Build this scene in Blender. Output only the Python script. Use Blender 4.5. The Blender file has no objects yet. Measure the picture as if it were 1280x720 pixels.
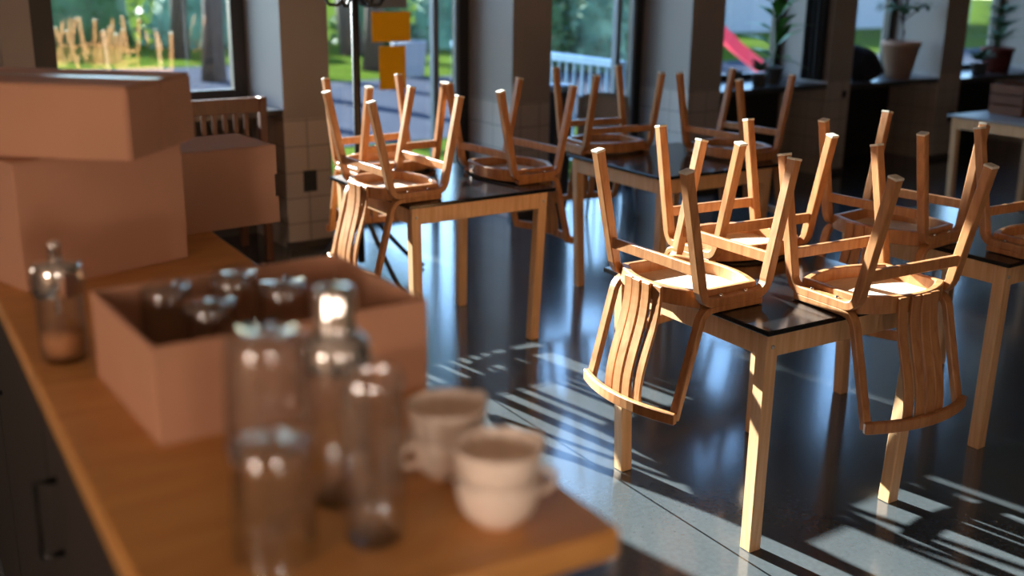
import bpy, bmesh, math, random
from mathutils import Vector, Matrix
random.seed(7)
C = bpy.context.scene.collection
PI = math.pi
# ---------------------------------------------------------------- camera figures
PITCH, CAMH, ROLL, FPX = 0.28902, 1.7221, 0.0136, 1372.17
# ---------------------------------------------------------------- mesh builder
class MB:
    def __init__(s): s.bm = bmesh.new(); s.mats = []
    def slot(s, m):
        if m not in s.mats: s.mats.append(m)
        return s.mats.index(m)
    def face(s, pts, m=None, smooth=False):
        f = s.bm.faces.new([s.bm.verts.new(p) for p in pts])
        if m: f.material_index = s.slot(m)
        f.smooth = smooth
        return f
    def hexa(s, p, m=None):                       # 8 points: bottom 4 then top 4
        v = [s.bm.verts.new(q) for q in p]
        for q in ((3,2,1,0),(4,5,6,7),(0,1,5,4),(1,2,6,5),(2,3,7,6),(3,0,4,7)):
            f = s.bm.faces.new([v[i] for i in q])
            if m: f.material_index = s.slot(m)
    def box(s, x0, x1, y0, y1, z0, z1, m=None, M=None):
        p = [(x0,y0,z0),(x1,y0,z0),(x1,y1,z0),(x0,y1,z0),(x0,y0,z1),(x1,y0,z1),(x1,y1,z1),(x0,y1,z1)]
        if M: p = [M @ Vector(q) for q in p]
        s.hexa(p, m)
    def prism(s, pts, z0, z1, m=None, inset=0):   # closed plan outline
        b = [s.bm.verts.new((x*(1-inset), y*(1-inset), z0)) for x, y in pts]
        t = [s.bm.verts.new((x, y, z1)) for x, y in pts]
        n = len(pts)
        fs = [s.bm.faces.new(b[::-1]), s.bm.faces.new(t)]
        fs += [s.bm.faces.new((b[i], b[(i+1) % n], t[(i+1) % n], t[i])) for i in range(n)]
        if m:
            for f in fs: f.material_index = s.slot(m)
    def ring(s, outer, inner, z0, z1, m=None):
        n = len(outer)
        q = [[s.bm.verts.new((x, y, z)) for x, y in o] for o, z in ((outer,z0),(outer,z1),(inner,z1),(inner,z0))]
        for i in range(n):
            j = (i+1) % n
            for a, b in ((0,1),(1,2),(2,3),(3,0)):
                f = s.bm.faces.new((q[a][i], q[a][j], q[b][j], q[b][i]))
                if m: f.material_index = s.slot(m)
    def strip(s, path, th, x0, x1, m=None, axis='x'):   # flat band bent along a path in (y, z), from x0 to x1
        n = len(path); L = []; R = []
        for i, p in enumerate(path):
            a = path[max(i-1,0)]; b = path[min(i+1,n-1)]
            d = Vector((b[0]-a[0], b[1]-a[1])).normalized(); nn = Vector((-d.y, d.x))
            t = th[i] if isinstance(th, (list, tuple)) else th
            L.append((p[0]+nn.x*t/2, p[1]+nn.y*t/2)); R.append((p[0]-nn.x*t/2, p[1]-nn.y*t/2))
        def P(x, q): return (x, q[0], q[1]) if axis == 'x' else (q[0], q[1], x)
        a = [s.bm.verts.new(P(x0,q)) for q in L]; b = [s.bm.verts.new(P(x1,q)) for q in L]
        c = [s.bm.verts.new(P(x1,q)) for q in R]; d = [s.bm.verts.new(P(x0,q)) for q in R]
        fs = []
        for i in range(n-1):
            for u, v in ((a,b),(b,c),(c,d),(d,a)):
                fs.append(s.bm.faces.new((u[i], v[i], v[i+1], u[i+1])))
        for i in (0, n-1): fs.append(s.bm.faces.new((a[i], b[i], c[i], d[i])))
        if m:
            for f in fs: f.material_index = s.slot(m)
    def lathe(s, prof, seg=32, m=None, M=None, closed=False, smooth=True, flute=None):
        rows = []
        for r, z in prof:
            if r < 1e-6:
                p = Vector((0,0,z)); rows.append([s.bm.verts.new(M @ p if M else p)])
            else:
                row = []
                for k in range(seg):
                    q = r*(1+flute[1]*math.cos(flute[0]*2*PI*k/seg)) if flute and flute[2] < z < flute[3] else r
                    p = Vector((q*math.cos(2*PI*k/seg), q*math.sin(2*PI*k/seg), z))
                    row.append(s.bm.verts.new(M @ p if M else p))
                rows.append(row)
        pairs = list(zip(rows, rows[1:]))
        if closed: pairs.append((rows[-1], rows[0]))
        for A, B in pairs:
            for k in range(seg):
                j = (k+1) % seg
                if len(A) == 1 and len(B) == 1: continue
                if len(A) == 1: f = s.bm.faces.new((A[0], B[j], B[k]))
                elif len(B) == 1: f = s.bm.faces.new((A[k], A[j], B[0]))
                else: f = s.bm.faces.new((A[k], A[j], B[j], B[k]))
                f.smooth = smooth
                if m: f.material_index = s.slot(m)
    def tube(s, pts, r, seg=10, m=None, cap=True):
        pts = [Vector(p) for p in pts]; n = len(pts); rows = []
        up = Vector((0,0,1))
        for i, p in enumerate(pts):
            d = (pts[min(i+1,n-1)] - pts[max(i-1,0)]).normalized()
            a = d.cross(up)
            if a.length < 1e-3: a = d.cross(Vector((1,0,0)))
            a.normalize(); b = d.cross(a)
            rr = r[i] if isinstance(r, (list, tuple)) else r
            rows.append([s.bm.verts.new(p + (a*math.cos(2*PI*k/seg) + b*math.sin(2*PI*k/seg))*rr) for k in range(seg)])
        for A, B in zip(rows, rows[1:]):
            for k in range(seg):
                f = s.bm.faces.new((A[k], A[(k+1)%seg], B[(k+1)%seg], B[k])); f.smooth = True
                if m: f.material_index = s.slot(m)
        if cap:
            for A in (rows[0], rows[-1]):
                f = s.bm.faces.new(A)
                if m: f.material_index = s.slot(m)
    def ball(s, c, r, sub=2, jitter=0, sc=(1,1,1), m=None):
        g = bmesh.ops.create_icosphere(s.bm, subdivisions=sub, radius=1)
        for v in g['verts']:
            k = r*(1 + random.uniform(-jitter, jitter))
            v.co = Vector((c[0]+v.co.x*k*sc[0], c[1]+v.co.y*k*sc[1], c[2]+v.co.z*k*sc[2]))
        i = s.slot(m) if m else 0
        for v in g['verts']:
            for f in v.link_faces: f.material_index = i; f.smooth = True
    def leaf(s, p, d, nrm, ln, w, m=None):         # a pointed leaf of four faces
        d = Vector(d).normalized(); sd = d.cross(Vector(nrm))
        if sd.length < 1e-4: sd = d.cross(Vector((1,0,.2)))
        sd.normalize(); up = sd.cross(d); p = Vector(p)
        a = s.bm.verts.new(p); t = s.bm.verts.new(p + d*ln - up*ln*.15)
        l = s.bm.verts.new(p + d*ln*.45 + sd*w/2 + up*ln*.03); r = s.bm.verts.new(p + d*ln*.45 - sd*w/2 + up*ln*.03)
        c = s.bm.verts.new(p + d*ln*.5)
        for q in ((a,c,l),(l,c,t),(a,r,c),(c,r,t)):
            f = s.bm.faces.new(q)
            if m: f.material_index = s.slot(m)
    def build(s, name, mat=None, parent=None, bevel=0, seg=1, ang=35, loc=None, rz=0, smooth=False):
        bm = s.bm
        bmesh.ops.recalc_face_normals(bm, faces=bm.faces)
        if bevel:
            ed = [e for e in bm.edges if len(e.link_faces) == 2 and e.calc_face_angle(0) > math.radians(ang)]
            bmesh.ops.bevel(bm, geom=ed, offset=bevel, segments=seg, profile=.5, affect='EDGES', clamp_overlap=True)
        me = bpy.data.meshes.new(name); bm.to_mesh(me); bm.free()
        if mat: me.materials.append(mat)
        for m in s.mats:
            if m is not mat: me.materials.append(m)
        if mat and s.mats and mat not in s.mats:
            for p in me.polygons: p.material_index += 1 if False else 0
        if smooth:
            for p in me.polygons: p.use_smooth = True
        o = bpy.data.objects.new(name, me); C.objects.link(o)
        if parent: o.parent = parent
        if loc: o.location = loc
        if rz: o.rotation_euler.z = rz
        return o

def tag(o, label, cat, group=None, kind=None):
    if label: o['label'] = label
    if cat: o['category'] = cat
    if group: o['group'] = group
    if kind: o['kind'] = kind
    return o
def thing(name, label, cat, loc=(0,0,0), rz=0, group=None):
    o = bpy.data.objects.new(name, None); C.objects.link(o)
    o.location = loc; o.rotation_euler = (0,0,rz); o.empty_display_size = .1
    return tag(o, label, cat, group)
def struct(o): o['kind'] = 'structure'; return o
def copy_tree(o, parent=None):
    c = o.copy(); C.objects.link(c)
    if parent: c.parent = parent
    for ch in list(o.children): copy_tree(ch, c)
    return c
def fillet(pts, rad, n=7):
    out = [pts[0]]
    for i in range(1, len(pts)-1):
        p, a, b = Vector(pts[i]), Vector(pts[i-1]), Vector(pts[i+1])
        u, v = (a-p).normalized(), (b-p).normalized()
        t = rad/math.tan(u.angle(v)/2)
        t = min(t, (a-p).length*.9, (b-p).length*.9)
        s, e = p+u*t, p+v*t
        for k in range(n+1):
            f = k/n; out.append(tuple(s*(1-f)**2 + p*2*f*(1-f) + e*f*f))
    out.append(pts[-1]); return out

# ---------------------------------------------------------------- materials
def nmat(name):
    m = bpy.data.materials.new(name); m.use_nodes = True
    nt = m.node_tree; return m, nt, nt.nodes['Principled BSDF']
def setp(b, **k):
    for n, v in k.items(): b.inputs[n.replace('_',' ')].default_value = v
def srgb(r, g, b):
    f = lambda c: ((c/255+.055)/1.055)**2.4 if c/255 > .04045 else c/255/12.92
    return (f(r), f(g), f(b), 1)
def plain(name, col, rough=.6, metal=0, spec=.5, var=.0, scale=8, bump=0, coat=0):
    m, nt, b = nmat(name); setp(b, Roughness=rough, Metallic=metal, Specular_IOR_Level=spec, Coat_Weight=coat)
    b.inputs['Base Color'].default_value = col
    if var or bump:
        tc = nt.nodes.new('ShaderNodeTexCoord'); no = nt.nodes.new('ShaderNodeTexNoise')
        no.inputs['Scale'].default_value = scale; no.inputs['Detail'].default_value = 5
        nt.links.new(tc.outputs['Object'], no.inputs['Vector'])
        if var:
            cr = nt.nodes.new('ShaderNodeValToRGB')
            cr.color_ramp.elements[0].position = .3; cr.color_ramp.elements[1].position = .7
            cr.color_ramp.elements[0].color = tuple(c*(1-var) for c in col[:3])+(1,)
            cr.color_ramp.elements[1].color = tuple(min(1,c*(1+var)) for c in col[:3])+(1,)
            nt.links.new(no.outputs['Fac'], cr.inputs['Fac']); nt.links.new(cr.outputs['Color'], b.inputs['Base Color'])
        if bump:
            bp = nt.nodes.new('ShaderNodeBump'); bp.inputs['Strength'].default_value = bump; bp.inputs['Distance'].default_value = .01
            nt.links.new(no.outputs['Fac'], bp.inputs['Height']); nt.links.new(bp.outputs['Normal'], b.inputs['Normal'])
    return m
def wood(name, c0, c1, rough=.45, stretch=(14,14,1.2), scale=4, coat=.0):
    m, nt, b = nmat(name); setp(b, Roughness=rough, Coat_Weight=coat, Coat_Roughness=.2)
    tc = nt.nodes.new('ShaderNodeTexCoord'); mp = nt.nodes.new('ShaderNodeMapping'); mp.inputs['Scale'].default_value = stretch
    no = nt.nodes.new('ShaderNodeTexNoise'); no.inputs['Scale'].default_value = scale; no.inputs['Detail'].default_value = 6; no.inputs['Distortion'].default_value = .6
    cr = nt.nodes.new('ShaderNodeValToRGB'); cr.color_ramp.elements[0].position = .32; cr.color_ramp.elements[1].position = .68
    cr.color_ramp.elements[0].color = c0; cr.color_ramp.elements[1].color = c1
    nt.links.new(tc.outputs['Object'], mp.inputs['Vector']); nt.links.new(mp.outputs['Vector'], no.inputs['Vector'])
    nt.links.new(no.outputs['Fac'], cr.inputs['Fac']); nt.links.new(cr.outputs['Color'], b.inputs['Base Color'])
    return m
def emis(name, col, st):
    m = bpy.data.materials.new(name); m.use_nodes = True; nt = m.node_tree
    nt.nodes.remove(nt.nodes['Principled BSDF']); e = nt.nodes.new('ShaderNodeEmission')
    e.inputs[0].default_value = col; e.inputs[1].default_value = st
    nt.links.new(e.outputs[0], nt.nodes['Material Output'].inputs[0]); return m
def schlick(nt, f0):                               # reflectance of a smooth surface, the same from either side
    lw = nt.nodes.new('ShaderNodeLayerWeight'); lw.inputs['Blend'].default_value = .5
    p = nt.nodes.new('ShaderNodeMath'); p.operation = 'POWER'; p.inputs[1].default_value = 5
    m = nt.nodes.new('ShaderNodeMath'); m.operation = 'MULTIPLY_ADD'; m.inputs[1].default_value = 1-f0; m.inputs[2].default_value = f0
    nt.links.new(lw.outputs['Facing'], p.inputs[0]); nt.links.new(p.outputs[0], m.inputs[0]); return m
def pane_mat(name, refl=1.0):
    m = bpy.data.materials.new(name); m.use_nodes = True; nt = m.node_tree
    nt.nodes.remove(nt.nodes['Principled BSDF'])
    tr = nt.nodes.new('ShaderNodeBsdfTransparent'); gl = nt.nodes.new('ShaderNodeBsdfGlossy'); gl.inputs['Roughness'].default_value = .0
    fr = schlick(nt, .05)
    mu = nt.nodes.new('ShaderNodeMath'); mu.operation = 'MULTIPLY'; mu.inputs[1].default_value = refl; mu.use_clamp = True
    mx = nt.nodes.new('ShaderNodeMixShader'); tr.inputs[0].default_value = (.93,.97,.96,1)
    nt.links.new(fr.outputs[0], mu.inputs[0]); nt.links.new(mu.outputs[0], mx.inputs[0])
    nt.links.new(tr.outputs[0], mx.inputs[1]); nt.links.new(gl.outputs[0], mx.inputs[2])
    nt.links.new(mx.outputs[0], nt.nodes['Material Output'].inputs[0]); return m
def glass_mat(name, tint=(1,1,1,1), refl=1.0):
    m = bpy.data.materials.new(name); m.use_nodes = True; nt = m.node_tree
    nt.nodes.remove(nt.nodes['Principled BSDF']); l = nt.links.new
    tr = nt.nodes.new('ShaderNodeBsdfTransparent'); gl = nt.nodes.new('ShaderNodeBsdfGlossy'); gl.inputs['Roughness'].default_value = .03
    lw = nt.nodes.new('ShaderNodeLayerWeight'); lw.inputs['Blend'].default_value = .5
    pw = nt.nodes.new('ShaderNodeMath'); pw.operation = 'POWER'; pw.inputs[1].default_value = 3.0
    cm = nt.nodes.new('ShaderNodeMixRGB'); cm.inputs[1].default_value = tint; cm.inputs[2].default_value = (.84,.85,.86,1)   # longer way through the wall at a slant
    fr = schlick(nt, .10)
    mx = nt.nodes.new('ShaderNodeMixShader'); rf = nt.nodes.new('ShaderNodeBsdfGlass'); rf.inputs['IOR'].default_value = 1.46; rf.inputs['Roughness'].default_value = .0
    m2 = nt.nodes.new('ShaderNodeMixShader'); m2.inputs[0].default_value = .10
    l(lw.outputs['Facing'], pw.inputs[0]); l(pw.outputs[0], cm.inputs[0]); l(cm.outputs[0], tr.inputs[0])
    l(fr.outputs[0], mx.inputs[0]); l(tr.outputs[0], mx.inputs[1]); l(gl.outputs[0], mx.inputs[2])
    l(mx.outputs[0], m2.inputs[1]); l(rf.outputs[0], m2.inputs[2]); l(m2.outputs[0], nt.nodes['Material Output'].inputs[0]); return m

WOOD = wood('chair_wood', srgb(160,104,62), srgb(190,136,88), .4, (10,10,1.5), 5)
WOOD2 = wood('table_wood', srgb(216,166,116), srgb(232,190,146), .45, (16,16,1), 4)
PALE = plain('worn_sunlit_wood_end', srgb(214,206,190), .7, var=.08, scale=40)  # wear, with the whitening by the sun mixed into the tone
SEATW = wood('seat_wood', srgb(218,196,174), srgb(230,212,192), .5, (3,14,3), 5)
BLACKTOP = plain('black_linoleum', (.008,.008,.009,1), .16, spec=.5)
CHROME = plain('chrome', (.82,.82,.84,1), .12, 1)
SHINY = plain('polished_metal', (.86,.85,.84,1), .06, 1)
DARKMETAL = plain('dark_metal', (.05,.05,.05,1), .35, 1)
STEEL = plain('brushed_steel', (.55,.56,.58,1), .3, 1)
BARWOOD = wood('bar_wood', srgb(180,124,64), srgb(200,146,82), .38, (1.5,10,10), 4)
BARDARK = wood('bar_cabinet_wood', srgb(28,18,13), srgb(36,24,17), .75, (8,8,1), 4)
CARD = plain('cardboard', srgb(184,136,108), .85, var=.05, scale=6)
CARDIN = plain('cardboard_inside', srgb(178,128,98), .85, var=.05, scale=6)
SHEEN = plain('sheen_strip_gloss', srgb(176,140,112), .3, spec=.5)  # gloss for the added strip that mirrors the window
PORC = plain('porcelain', srgb(238,222,208), .2, spec=.5)
GLASS = glass_mat('clear_glass', (.99,.995,.995,1))
SUGAR = plain('brown_sugar', srgb(205,140,90), .9, var=.15, scale=300)
BLACK = plain('black_paint', (.012,.011,.011,1), .6)
FRAME = plain('dark_window_frame', (.018,.017,.017,1), .4)
ALU = plain('grey_aluminium', (.16,.18,.21,1), .5, .2)
PANE = pane_mat('window_glass', 2.0)
ORANGE = plain('orange_paper', srgb(214,140,22), .8, var=.04, scale=20)
nt_ = ORANGE.node_tree; tl_ = nt_.nodes.new('ShaderNodeBsdfTranslucent'); tl_.inputs[0].default_value = srgb(225,165,30)
ms_ = nt_.nodes.new('ShaderNodeMixShader'); ms_.inputs[0].default_value = .5
nt_.links.new(nt_.nodes['Principled BSDF'].outputs[0], ms_.inputs[1]); nt_.links.new(tl_.outputs[0], ms_.inputs[2]); nt_.links.new(ms_.outputs[0], nt_.nodes['Material Output'].inputs[0])
GREYP = plain('grey_plastic', (.22,.23,.23,1), .5)
SOCK = plain('black_socket_plastic', (.01,.01,.01,1), .4)
CEIL = plain('white_ceiling', (.52,.43,.36,1), .9)
WARMW = plain('warm_room_wall', (.46,.33,.24,1), .9, var=.04, scale=2)
SILL = plain('dark_stone_sill', (.035,.034,.035,1), .3, var=.1, scale=20)
TERRA = plain('clay_pot', srgb(186,150,130), .8, var=.06, scale=10)
REDPOT = plain('red_brown_pot', srgb(110,45,35), .7)
GREYPOT = plain('grey_pot', (.12,.12,.12,1), .7)
LEAF = plain('green_leaf', srgb(60,120,40), .5, var=.25, scale=9)
LEAFD = plain('dark_leaf', srgb(50,86,46), .6, var=.35, scale=3)
LEAFM = plain('hedge_leaf', srgb(88,124,100), .8, var=.45, scale=2)
BARK = plain('bark', srgb(74,58,48), .9, var=.25, scale=8)
GRASS = plain('grass', srgb(60,76,26), .95, spec=0, var=.35, scale=1.4)
PAVE = plain('grey_paving', srgb(60,64,74), .9, spec=0, var=.10, scale=2.5)
RAIL = plain('pale_metal_rail', srgb(170,195,215), .5)
WHITE = plain('white_render', srgb(140,142,148), .9, spec=0)
PINK = plain('red_pink_plastic', srgb(245,70,95), .4)
CLOTH = plain('dark_cloth', (.012,.010,.014,1), .95, var=.3, scale=12, bump=.4)
CURT = plain('black_curtain', (.008,.008,.009,1), .9)
DARKWOOD = wood('dark_chair_wood', srgb(74,40,22), srgb(92,52,28), .45, (10,10,2), 4)
SHELL = plain('grey_shell', (.36,.36,.36,1), .45)
BLUEP = plain('blue_lid', srgb(120,165,205), .4)
GREYTOP = plain('grey_laminate', (.30,.30,.31,1), .4)
CRATE = wood('brown_crate_wood', srgb(104,62,40), srgb(122,76,50), .6, (2,2,12), 4)
SHADE = plain('lamp_shade_enamel', (.05,.05,.05,1), .4)

def floor_mat():
    m, nt, b = nmat('polished_concrete')
    tc = nt.nodes.new('ShaderNodeTexCoord')
    n1 = nt.nodes.new('ShaderNodeTexNoise'); n1.inputs['Scale'].default_value = 1.3; n1.inputs['Detail'].default_value = 8; n1.inputs['Roughness'].default_value = .65
    n2 = nt.nodes.new('ShaderNodeTexNoise'); n2.inputs['Scale'].default_value = 60; n2.inputs['Detail'].default_value = 4
    cr = nt.nodes.new('ShaderNodeValToRGB'); cr.color_ramp.elements[0].position = .3; cr.color_ramp.elements[1].position = .75
    cr.color_ramp.elements[0].color = (.064,.075,.082,1); cr.color_ramp.elements[1].color = (.090,.103,.111,1)
    mx = nt.nodes.new('ShaderNodeMixRGB'); mx.blend_type = 'MULTIPLY'; mx.inputs[0].default_value = .35
    mp = nt.nodes.new('ShaderNodeMapping'); mp.inputs['Rotation'].default_value = (0,0,math.radians(2.0)); mp.inputs['Location'].default_value = FLOOR_OFF
    br = nt.nodes.new('ShaderNodeTexBrick'); br.offset = 0; br.inputs['Scale'].default_value = 1
    br.inputs['Brick Width'].default_value = 2.4; br.inputs['Row Height'].default_value = 2.4; br.inputs['Mortar Size'].default_value = .004; br.inputs['Mortar Smooth'].default_value = .1
    br.inputs['Color1'].default_value = (1,1,1,1); br.inputs['Color2'].default_value = (1,1,1,1); br.inputs['Mortar'].default_value = (.12,.12,.12,1)
    m2 = nt.nodes.new('ShaderNodeMixRGB'); m2.blend_type = 'MULTIPLY'; m2.inputs[0].default_value = 1
    l = nt.links.new
    l(tc.outputs['Object'], n1.inputs['Vector']); l(tc.outputs['Object'], n2.inputs['Vector']); l(tc.outputs['Object'], mp.inputs['Vector'])
    l(mp.outputs['Vector'], br.inputs['Vector']); l(n1.outputs['Fac'], cr.inputs['Fac'])
    l(cr.outputs['Color'], mx.inputs[1]); l(n2.outputs['Fac'], mx.inputs[2]); l(mx.outputs['Color'], m2.inputs[1]); l(br.outputs['Color'], m2.inputs[2])
    l(m2.outputs['Color'], b.inputs['Base Color'])
    mr = nt.nodes.new('ShaderNodeMapRange'); mr.inputs[3].default_value = .12; mr.inputs[4].default_value = .22
    l(n1.outputs['Fac'], mr.inputs[0]); l(mr.outputs[0], b.inputs['Roughness'])
    bp = nt.nodes.new('ShaderNodeBump'); bp.inputs['Strength'].default_value = .08; bp.inputs['Distance'].default_value = .004
    l(n2.outputs['Fac'], bp.inputs['Height']); l(bp.outputs['Normal'], b.inputs['Normal'])
    setp(b, Specular_IOR_Level=.8, Coat_Weight=.45, Coat_IOR=1.55, Coat_Roughness=.10)
    return m
FLOOR_OFF = (0,0,0)

def facade_mat():                                  # painted above, tiled dado below 0.80 m
    m, nt, b = nmat('painted_wall_with_tiled_dado')
    tc = nt.nodes.new('ShaderNodeTexCoord'); sp = nt.nodes.new('ShaderNodeSeparateXYZ')
    cb = nt.nodes.new('ShaderNodeCombineXYZ'); ad = nt.nodes.new('ShaderNodeMath'); ad.operation = 'ADD'
    br = nt.nodes.new('ShaderNodeTexBrick'); br.offset = 0; br.inputs['Scale'].default_value = 1
    br.inputs['Brick Width'].default_value = .158; br.inputs['Row Height'].default_value = .158; br.inputs['Mortar Size'].default_value = .0035
    tile = (.47,.405,.375,1)
    br.inputs['Color1'].default_value = tile; br.inputs['Color2'].default_value = (.45,.39,.36,1); br.inputs['Mortar'].default_value = (.20,.175,.16,1)
    no = nt.nodes.new('ShaderNodeTexNoise'); no.inputs['Scale'].default_value = 2.5; no.inputs['Detail'].default_value = 5
    cr = nt.nodes.new('ShaderNodeValToRGB'); cr.color_ramp.elements[0].color = (.28,.24,.22,1); cr.color_ramp.elements[1].color = (.34,.295,.27,1)
    gt = nt.nodes.new('ShaderNodeMath'); gt.operation = 'GREATER_THAN'; gt.inputs[1].default_value = .80
    mx = nt.nodes.new('ShaderNodeMixRGB'); l = nt.links.new
    l(tc.outputs['Object'], sp.inputs[0]); l(sp.outputs[0], ad.inputs[0]); l(sp.outputs[1], ad.inputs[1])
    l(ad.outputs[0], cb.inputs[0]); l(sp.outputs[2], cb.inputs[1]); l(cb.outputs[0], br.inputs['Vector'])
    l(tc.outputs['Object'], no.inputs['Vector']); l(no.outputs['Fac'], cr.inputs['Fac'])
    l(sp.outputs[2], gt.inputs[0]); l(gt.outputs[0], mx.inputs[0]); l(br.outputs['Color'], mx.inputs[1]); l(cr.outputs['Color'], mx.inputs[2])
    l(mx.outputs['Color'], b.inputs['Base Color']); setp(b, Roughness=.55)
    return m
FACADE = facade_mat()

# ---------------------------------------------------------------- facade frame
FA = math.radians(34.5); F0 = Vector((-1.39, 6.54, 0))
E_ = Vector((math.cos(FA), math.sin(FA), 0)); N_ = Vector((-math.sin(FA), math.cos(FA), 0))
def FW(s, o, z=0): return F0 + E_*s + N_*o + Vector((0,0,z))
FM = Matrix.Translation(F0) @ Matrix.Rotation(FA, 4, 'Z')
def onF(o):                                        # object whose mesh is in facade coordinates (s, off, z)
    o.location = F0; o.rotation_euler = (0,0,FA); return o
CEILZ, WTOP = 3.3, 2.98
SL, SR, OB = -4.6, 9.6, -9.4                        # room extents in facade coordinates

# ---------------------------------------------------------------- room shell
b = MB(); b.face([(SL-.4,OB-.4,0),(SR+.4,OB-.4,0),(SR+.4,.69,0),(SL-.4,.69,0)])
fl = struct(onF(b.build('floor')))
FLOOR_OFF = (0.156, 2.679, 0)
fl.data.materials.append(floor_mat())
b = MB(); b.box(SL-.4,SR+.4,OB-.4,.8,CEILZ,CEILZ+.2); struct(onF(b.build('ceiling', CEIL)))
# back wall with the pillars: [s0, s1] of every pillar, the reveals are their sides
PIL = [(-1.49,-1.335),(.02,.323),(1.665,1.985),(3.28,3.62),(4.86,5.15),(6.38,6.71),(8.1,8.45)]
DEPTH = .68
GOFF = [.38,.38,.38,.40,.40,.45,.45,.45,.45]
b = MB()
for s0, s1 in PIL: b.box(s0, s1, 0, DEPTH, 0, WTOP)
b.box(SL, -1.40, .3, DEPTH, 0, WTOP); b.box(PIL[-1][1], SR, .3, DEPTH, 0, WTOP)
b.box(SL-.4, SR+.4, -.0, DEPTH+.1, WTOP, CEILZ)
struct(onF(b.build('wall_back', FACADE)))
b = MB()
for s0, s1 in PIL: b.box(s0-.004, s1+.004, -.012, .03, 0, .045)
struct(onF(b.build('baseboard_back', plain('dark_baseboard', (.05,.042,.038,1), .5))))

def window(n, s0, s1, go, zb, ztop=WTOP, door=False, sill=True, mull=(), fr=.07, dark=FRAME):
    w = bpy.data.objects.new('window_%d' % n, None); C.objects.link(w); onF(w); struct(w)
    f = MB(); d = .07
    f.box(s0, s0+fr, go-d/2, go+d/2, zb, ztop); f.box(s1-fr, s1, go-d/2, go+d/2, zb, ztop)
    f.box(s0+fr, s1-fr, go-d/2, go+d/2, zb, zb+fr*.8); f.box(s0+fr, s1-fr, go-d/2, go+d/2, ztop-fr, ztop)
    f.build('frame', dark, w, bevel=.004)
    for k in mull:
        g = MB(); g.box(k-.022, k+.022, go-.03, go+.03, zb+fr*.8, ztop-fr); g.build('mullion', ALU, w, bevel=.003)
    p = MB(); p.box(s0+fr*.8, s1-fr*.8, go-.003, go+.003, zb+fr*.5, ztop-fr*.5); p.build('pane', PANE, w)
    if sill:
        q = MB(); q.box(s0, s1, -.0, go-.03, zb-.04, zb); q.build('sill', SILL, w, bevel=.005)
        q = MB(); q.box(s0, s1, go-.06, DEPTH, 0, zb-.04); q.build('spandrel_panel', SPAN, w)
    return w
SPAN = plain('spandrel_dark', (.06,.05,.045,1), .7)
w1 = window(1, -1.335, .02, .58, .86, fr=.09)
g = MB(); g.box(-1.335,-1.225,.0,.06,.0,WTOP); g.build('jamb_strip', FRAME, w1, bevel=.003)
w2 = window(2, .323, 1.665, .58, .0, sill=False, mull=(1.40,), fr=.10)
w3 = window(3, 1.985, 3.28, .58, .0, sill=False, mull=(3.04,), fr=.10)
SPAN = BLACK
w4 = window(4, 3.62, 4.86, .58, .775)
w5 = window(5, 5.15, 6.38, .58, .755)
w6 = window(6, 6.71, 8.1, .58, .735)
# slim aluminium inner profile beside the dark frame, and the door handle of the glazed door
for w, s in ((w2, 1.565), (w3, 3.18)):
    g = MB(); g.box(s-.03, s+.0, .515, .545, .05, WTOP-.07); g.build('aluminium_profile', ALU, w, bevel=.003)
g = MB(); g.box(.345,.385,.532,.546,.32,.48); g.tube([(.365,.54,.40),(.365,.49,.40),(.46,.485,.40)], .01, m=None)
g.build('door_handle', CHROME, w2)

# other walls
def wall_with_windows(name, s0, s1, along, at, thick, holes, z0=.9, z1=2.8, mat=WARMW):
    b = MB(); prev = s0
    def bx(a, c, za, zb):
        if along == 's': b.box(a, c, at, at+thick, za, zb)
        else: b.box(at, at+thick, a, c, za, zb)
    for a, c in holes:
        bx(prev, a, 0, CEILZ); bx(a, c, 0, z0); bx(a, c, z1, CEILZ); prev = c
    bx(prev, s1, 0, CEILZ)
    return struct(onF(b.build(name, mat)))
wall_with_windows('wall_front', SL-.3, SR+.3, 's', OB-.3, .3, [])
wall_with_windows('wall_left', OB, .5, 'o', SL-.3, .3, [])
wall_with_windows('wall_right', OB, .5, 'o', SR, .3, [])

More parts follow.
